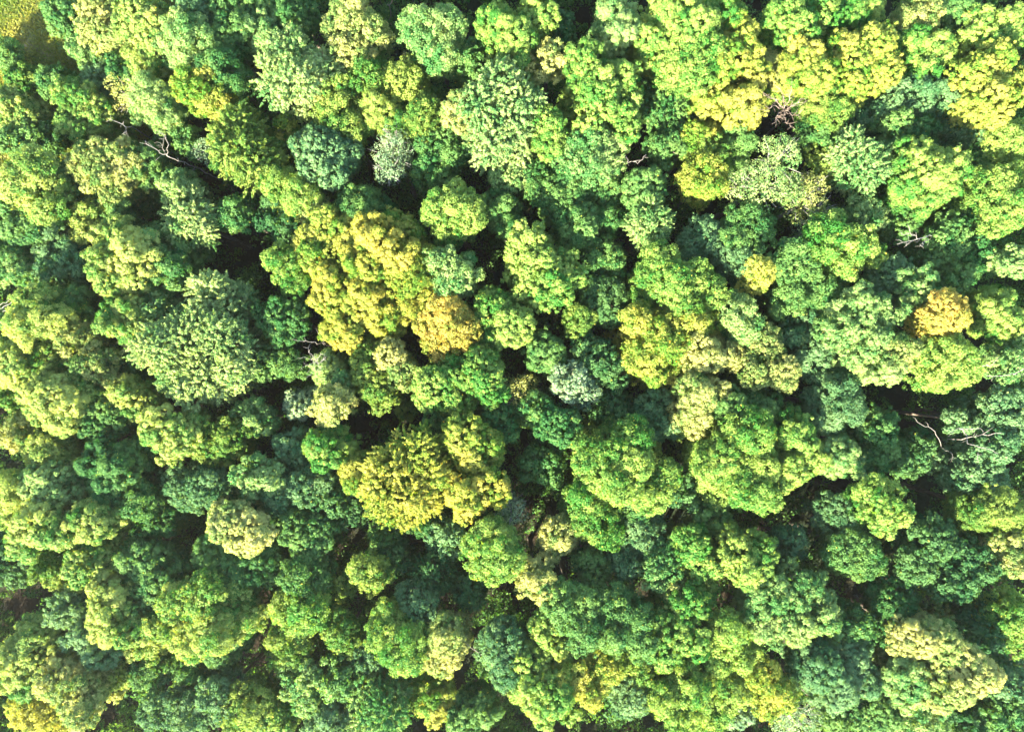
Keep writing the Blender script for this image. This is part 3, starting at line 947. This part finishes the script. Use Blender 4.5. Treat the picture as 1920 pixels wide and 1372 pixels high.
# ------------------------------------------------------------------ undergrowth and grass
def mounds(spots, size, per):
    """leafy mounds (x, y, z, r) merged in one sheet of undergrowth"""
    qs, ts = [], []
    for (x, y, z, r) in spots:
        for _ in range(max(3, int(3 * r))):
            d = unit(RNG.normal(size=(1, 3)))[0]
            d[2] = abs(d[2]) * 0.9
            c0 = np.array([x, y, z]) + d * r * 0.6
            q = r * RNG.uniform(0.35, 0.6)
            m = int(per * q * q) + 8
            u = unit(RNG.normal(size=(m, 3)) + d * 0.8)
            c = c0 + u * q * RNG.uniform(0.65, 1.08, (m, 1))
            qs.append(leaf_quads(c, unit(u + RNG.normal(scale=0.55, size=(m, 3))), size, 0.65))
            ts.append(np.clip(RNG.normal(0.4 + RNG.normal(scale=0.15), 0.15, m), 0, 0.93))
    return np.concatenate(qs).reshape(-1, 3), np.concatenate(ts)


GAPW = [(at(g[0], g[1], 6), g[2] * (CAM_Z - 6) / K) for g in GAPS]


def undergrowth():
    spots = []
    for _ in range(5600):
        x, y = RNG.uniform(-72, 72), RNG.uniform(-54, 54)
        if math.hypot(x - KN.x, y - KN.y) < 19.5:
            continue
        h = RNG.uniform(0.5, 2.0)
        if RNG.random() < 0.62:
            h = RNG.uniform(4, 11.5)
        if h > 3 and any((x - p.x) ** 2 + (y - p.y) ** 2 < (q * 0.82) ** 2 for p, q in GAPW):
            h = RNG.uniform(0.4, 3.0)
        spots.append((x, y, ground_z(x, y) + h * 0.8, RNG.uniform(1.1, 2.3) if h > 3 else RNG.uniform(0.7, 1.4)))
    co, t = mounds(spots, 0.28, 62)
    me = np_mesh('undergrowth', co, 4, {'tint': t})
    o = link('undergrowth', me, LEAF['G'])
    o['kind'] = 'stuff'
    o['label'] = 'dark leafy undergrowth in the shade between the trees'
    o['category'] = 'undergrowth'


def forest_beyond():
    """the wood goes on past the edges of the photograph"""
    spots = []
    while len(spots) < 620:
        x, y = RNG.uniform(-92, 92), RNG.uniform(-78, 74)
        k = (CAM_Z - 15) / K
        ex, ey = 960 * k + 4.2, 686 * k + 4.2
        if abs(x) < ex and abs(y) < ey:
            continue
        if math.hypot(x - KN.x, y - KN.y) < 25:
            continue
        spots.append((x, y, RNG.uniform(9, 15), RNG.uniform(2.2, 4.2)))
    co, t = mounds(spots, 0.55, 24)
    me = np_mesh('forest_beyond', co, 4, {'tint': t})
    o = link('forest_beyond', me, LEAF['G'])
    o['kind'] = 'stuff'
    o['label'] = 'green forest canopy carrying on past the photographed part'
    o['category'] = 'forest'


forest_beyond()
undergrowth()


def grass():
    n = 120000
    a = RNG.uniform(0, 2 * math.pi, n)
    rr_ = 18.5 * np.sqrt(RNG.random(n))
    x, y = KN.x + rr_ * np.cos(a), KN.y + rr_ * np.sin(a)
    keep = np.array([mnoise.noise(Vector((p * 0.35, q * 0.35, 1))) > -0.22 - 0.9 * random.random() for p, q in zip(x, y)])
    x, y = x[keep], y[keep]
    n = len(x)
    z = np.array([ground_z(p, q) for p, q in zip(x, y)])
    h = RNG.uniform(0.12, 0.5, n)
    c = np.stack([x, y, z + h * 0.35], 1)
    ax = unit(np.stack([RNG.normal(scale=0.7, size=n), RNG.normal(scale=0.7, size=n), np.ones(n)], 1))
    nn = unit(np.cross(ax, RNG.normal(size=(n, 3))))
    q = leaf_quads(c, nn, 0.5, 0.22, ax)
    tt = np.clip([0.5 + 0.55 * mnoise.noise(Vector((p * 0.22, q_ * 0.22, 8))) for p, q_ in zip(x, y)] + RNG.normal(scale=0.15, size=n), 0, 0.94)
    me = np_mesh('meadow_grass', q.reshape(-1, 3), 4, {'tint': tt})
    o = link('meadow_grass', me, leaf_material('dry_meadow_grass', (0.06, 0.13, 0.02), (0.22, 0.21, 0.055), (0.36, 0.28, 0.05)))
    o['kind'] = 'stuff'
    o['label'] = 'sunlit yellow green meadow grass in the top left corner'
    o['category'] = 'grass'


grass()

# ------------------------------------------------------------------ dead and bare trees
def tube_path(tb, pts, r0, r1, wob=0.12, seg=6):
    out = []
    for i in range(len(pts) - 1):
        for k in range(4):
            p = pts[i].lerp(pts[i + 1], k / 4)
            if i or k:
                p = p + Vector((random.uniform(-wob, wob), random.uniform(-wob, wob), random.uniform(-wob, wob)))
            out.append(p)
    out.append(pts[-1])
    n = len(out)
    tb.add(out, [(r0 + (r1 - r0) * i / (n - 1)) * 0.55 for i in range(n)], seg)
    return out


def twigs(tb, path, r, n, length):
    for _ in range(n):
        i = random.randrange(len(path) // 4, len(path))
        p = path[i]
        d = (path[min(i + 1, len(path) - 1)] - path[max(0, i - 1)]).normalized()
        s = Vector((random.gauss(0, 1), random.gauss(0, 1), random.gauss(0, 0.5))).normalized()
        e = p + (d * 0.6 + s * 0.8) * length * random.uniform(0.4, 1)
        m = p.lerp(e, 0.5) + Vector((random.uniform(-.1, .1), random.uniform(-.1, .1), 0.05))
        tb.add([p, m, e], [r, r * 0.7, r * 0.3], 5)


def dead_tree(name, label, paths, mat, group=None, twig=5):
    """paths: lists of (px, py, z) from thick end to tip; the first is the trunk"""
    paths = [([(p[0], p[1], p[2] + (1.6 if p[2] > 11 else 0)) for p in q], u, v) for q, u, v in paths]
    first = [at(*p) for p in paths[0][0]]
    base = first[0].copy()
    base.z = ground_z(base.x, base.y)
    root = bpy.data.objects.new(name, None)
    root.location = base
    COL.objects.link(root)
    root['label'] = label
    root['category'] = 'dead tree'
    root['group'] = group or 'dead and bare trees'
    for k, (pth, r0, r1) in enumerate(paths):
        tb = Tubes()
        pts = [at(*p) - base for p in pth]
        if k == 0:
            pts = [Vector((0, 0, -0.2)), Vector((pts[0].x * 0.5, pts[0].y * 0.5, pts[0].z * 0.5))] + pts
            r0 = r0 * 1.25
        path = tube_path(tb, pts, r0, r1)
        twigs(tb, path[8 if k == 0 else 0:], max(0.014, r1 * 0.6), twig, 0.95)
        link('trunk' if k == 0 else 'branch', tb.mesh('deadwood'), mat, root)


dead_tree('fallen_tree', 'long silvery dead tree leaning across the dark gap, forked at its upper left end',
          [([(418, 340, 8), (385, 322, 11), (345, 305, 12.5), (312, 292, 14)], 0.14, 0.07),
           ([(314, 292, 14), (296, 285, 14.6), (272, 264, 15.2)], 0.07, 0.03),
           ([(312, 291, 14), (315, 272, 14.8), (308, 252, 15.3), (298, 247, 15.5)], 0.06, 0.03),
           ([(310, 288, 14), (300, 268, 15)], 0.045, 0.02)], DEADWOOD)
dead_tree('dead_tree', 'leafless brown tree with tangled crown over a black hole, upper right',
          [([(1470, 225, 9), (1470, 205, 15)], 0.16, 0.1)] +
          [([(1470, 205, 15), (1470 + 20 * math.cos(a), 200 - 20 * math.sin(a), 16.5), (1470 + q * math.cos(a + .3), 198 - q * math.sin(a + .3), 17.5)], 0.065, 0.025)
           for a, q in [(0.1, 34), (0.9, 40), (1.6, 36), (2.4, 42), (3.1, 36), (3.9, 30), (4.7, 42), (5.4, 32)]], BROWNWOOD, twig=11)
dead_tree('dead_tree', 'spreading bleached dead branches between blue green crowns near the right edge',
          [([(1796, 824, 12), (1830, 817, 16), (1878, 812, 17.5)], 0.12, 0.035),
           ([(1812, 815, 15), (1800, 803, 16), (1780, 810, 17)], 0.07, 0.03),
           ([(1810, 812, 15.5), (1815, 832, 16.5), (1845, 838, 17.2), (1872, 850, 17.6)], 0.07, 0.025),
           ([(1832, 835, 16.8), (1834, 853, 17.2)], 0.04, 0.02),
           ([(1800, 804, 16), (1830, 802, 17), (1845, 808, 17.3)], 0.05, 0.02)], DEADWOOD, twig=3)
dead_tree('dead_tree', 'thin curved grey dead stem bending down into the dark gap, forked at its foot',
          [([(1768, 850, 10), (1762, 825, 14), (1747, 805, 16), (1720, 791, 17)], 0.075, 0.03),
           ([(1764, 838, 13), (1778, 845, 14.5), (1791, 859, 15)], 0.045, 0.02)], DEADWOOD, twig=2)
dead_tree('dead_tree', 'white antler like dead branch lying over green crowns, upper right',
          [([(1755, 438, 14), (1725, 448, 18), (1682, 458, 18.6)], 0.10, 0.03),
           ([(1725, 448, 18), (1705, 438, 18.5), (1690, 440, 18.8)], 0.05, 0.02),
           ([(1740, 446, 17.5), (1728, 462, 18.3)], 0.045, 0.02)], DEADWOOD, twig=9)
dead_tree('dead_tree', 'pink grey bare twigs fanning out of a green crown, beside the golden mass',
          [([(598, 682, 12), (594, 680, 16.8)], 0.07, 0.05)] +
          [([(594, 680, 16.8), (594 + q * math.cos(a), 680 - q * math.sin(a), 17.8)], 0.04, 0.016) for a, q in [(0.3, 18), (1.2, 20), (2.1, 32), (2.7, 26), (3.4, 24), (4.3, 22), (5.2, 18)]],
          DEADWOOD, twig=4)
dead_tree('dead_tree', 'single pale branch crossing the dark notch left of the golden trees',
          [([(614, 646, 12), (590, 642, 16), (568, 640, 16.6)], 0.07, 0.03), ([(610, 645, 14.5), (601, 630, 16)], 0.04, 0.02)], DEADWOOD, twig=3)
dead_tree('dead_tree', 'small crooked grey branch in the shade below the tall lime crown',
          [([(1172, 308, 12), (1182, 304, 15), (1196, 306, 15.6), (1212, 290, 16)], 0.07, 0.03), ([(1180, 304, 15), (1172, 295, 15.6)], 0.04, 0.02)], DEADWOOD, twig=4)
dead_tree('dead_tree', 'short bleached forked branch left of the fallen grey tree',
          [([(252, 240, 13), (236, 238, 17), (209, 225, 17.6)], 0.07, 0.03), ([(238, 238, 16.5), (232, 250, 17)], 0.035, 0.02)], DEADWOOD, twig=5)
dead_tree('dead_tree', 'grey dead twigs reaching in from the left edge',
          [([(-10, 582, 12), (10, 575, 15), (38, 560, 16)], 0.08, 0.03), ([(0, 572, 15), (20, 562, 16)], 0.04, 0.02),
           ([(5, 584, 14.5), (25, 578, 15.5)], 0.04, 0.02)], DEADWOOD, twig=6)
dead_tree('dead_tree', 'pair of long pale dead poles at the right edge under a mint crown',
          [([(1925, 702, 15), (1890, 702, 17.5), (1850, 704, 18.5)], 0.08, 0.035), ([(1900, 703, 17.2), (1925, 690, 18)], 0.045, 0.025),
           ([(1828, 690, 17), (1862, 682, 17.8)], 0.06, 0.03)], DEADWOOD, twig=2)
dead_tree('dead_tree', 'thin grey branch arched over the hollow under the great pale tree',
          [([(872, 328, 10), (850, 308, 13), (826, 300, 14)], 0.06, 0.025), ([(868, 300, 11), (884, 284, 13.5), (892, 268, 14.5)], 0.08, 0.04)], DEADWOOD, twig=2)
dead_tree('dead_tree', 'bare forked branch leaning against the black pit at the bottom centre',
          [([(905, 1242, 10), (896, 1225, 13.5), (868, 1198, 16)], 0.07, 0.03), ([(896, 1226, 13.5), (912, 1222, 14.5)], 0.045, 0.02)], DEADWOOD, twig=3)
dead_tree('dead_tree', 'faint grey arched stem in the dark hollow below the feathery olive gold tree',
          [([(692, 1010, 8), (675, 998, 11), (648, 988, 13)], 0.055, 0.02)], DEADWOOD, twig=2)
dead_tree('dead_tree', 'short pale snag in the dark gap left of the solitary round ball',
          [([(1516, 972, 9), (1534, 966, 12), (1551, 963, 14)], 0.07, 0.03), ([(1530, 967, 12), (1540, 976, 12.8)], 0.035, 0.02)], DEADWOOD, twig=2)
dead_tree('dead_tree', 'bare brown trunk standing in the black hole at the top edge',
          [([(731, 38, 6), (733, 5, 14), (735, -15, 17)], 0.13, 0.07)], BROWNWOOD, twig=2)
dead_tree('dead_tree', 'thin white pole upright in the narrow dark pit, upper left',
          [([(470, 172, 8), (468, 142, 14)], 0.09, 0.05)], DEADWOOD, twig=1)

# ------------------------------------------------------------------ the morning air over the wood
def haze():
    me = bpy.data.meshes.new('haze')
    x, y, z0, z1 = 105, 90, -3.0, CAM_Z + 3
    v = [(a, b, c) for c in (z0, z1) for b in (-y, y) for a in (-x, x)]
    me.from_pydata(v, [], [(0, 2, 3, 1), (4, 5, 7, 6), (0, 1, 5, 4), (2, 6, 7, 3), (0, 4, 6, 2), (1, 3, 7, 5)])
    m = bpy.data.materials.new('thin_haze')
    m.use_nodes = True
    t = m.node_tree
    t.nodes.remove(t.nodes['Principled BSDF'])
    vol = t.nodes.new('ShaderNodeVolumePrincipled')
    vol.inputs['Color'].default_value = (0.93, 0.97, 0.90, 1)
    vol.inputs['Density'].default_value = 0.00013
    vol.inputs['Anisotropy'].default_value = 0.6
    t.links.new(vol.outputs[0], t.nodes['Material Output'].inputs['Volume'])
    o = link('haze', me, m)
    o['kind'] = 'stuff'
    o['label'] = 'thin pale haze in the air over the forest'
    o['category'] = 'haze'


haze()
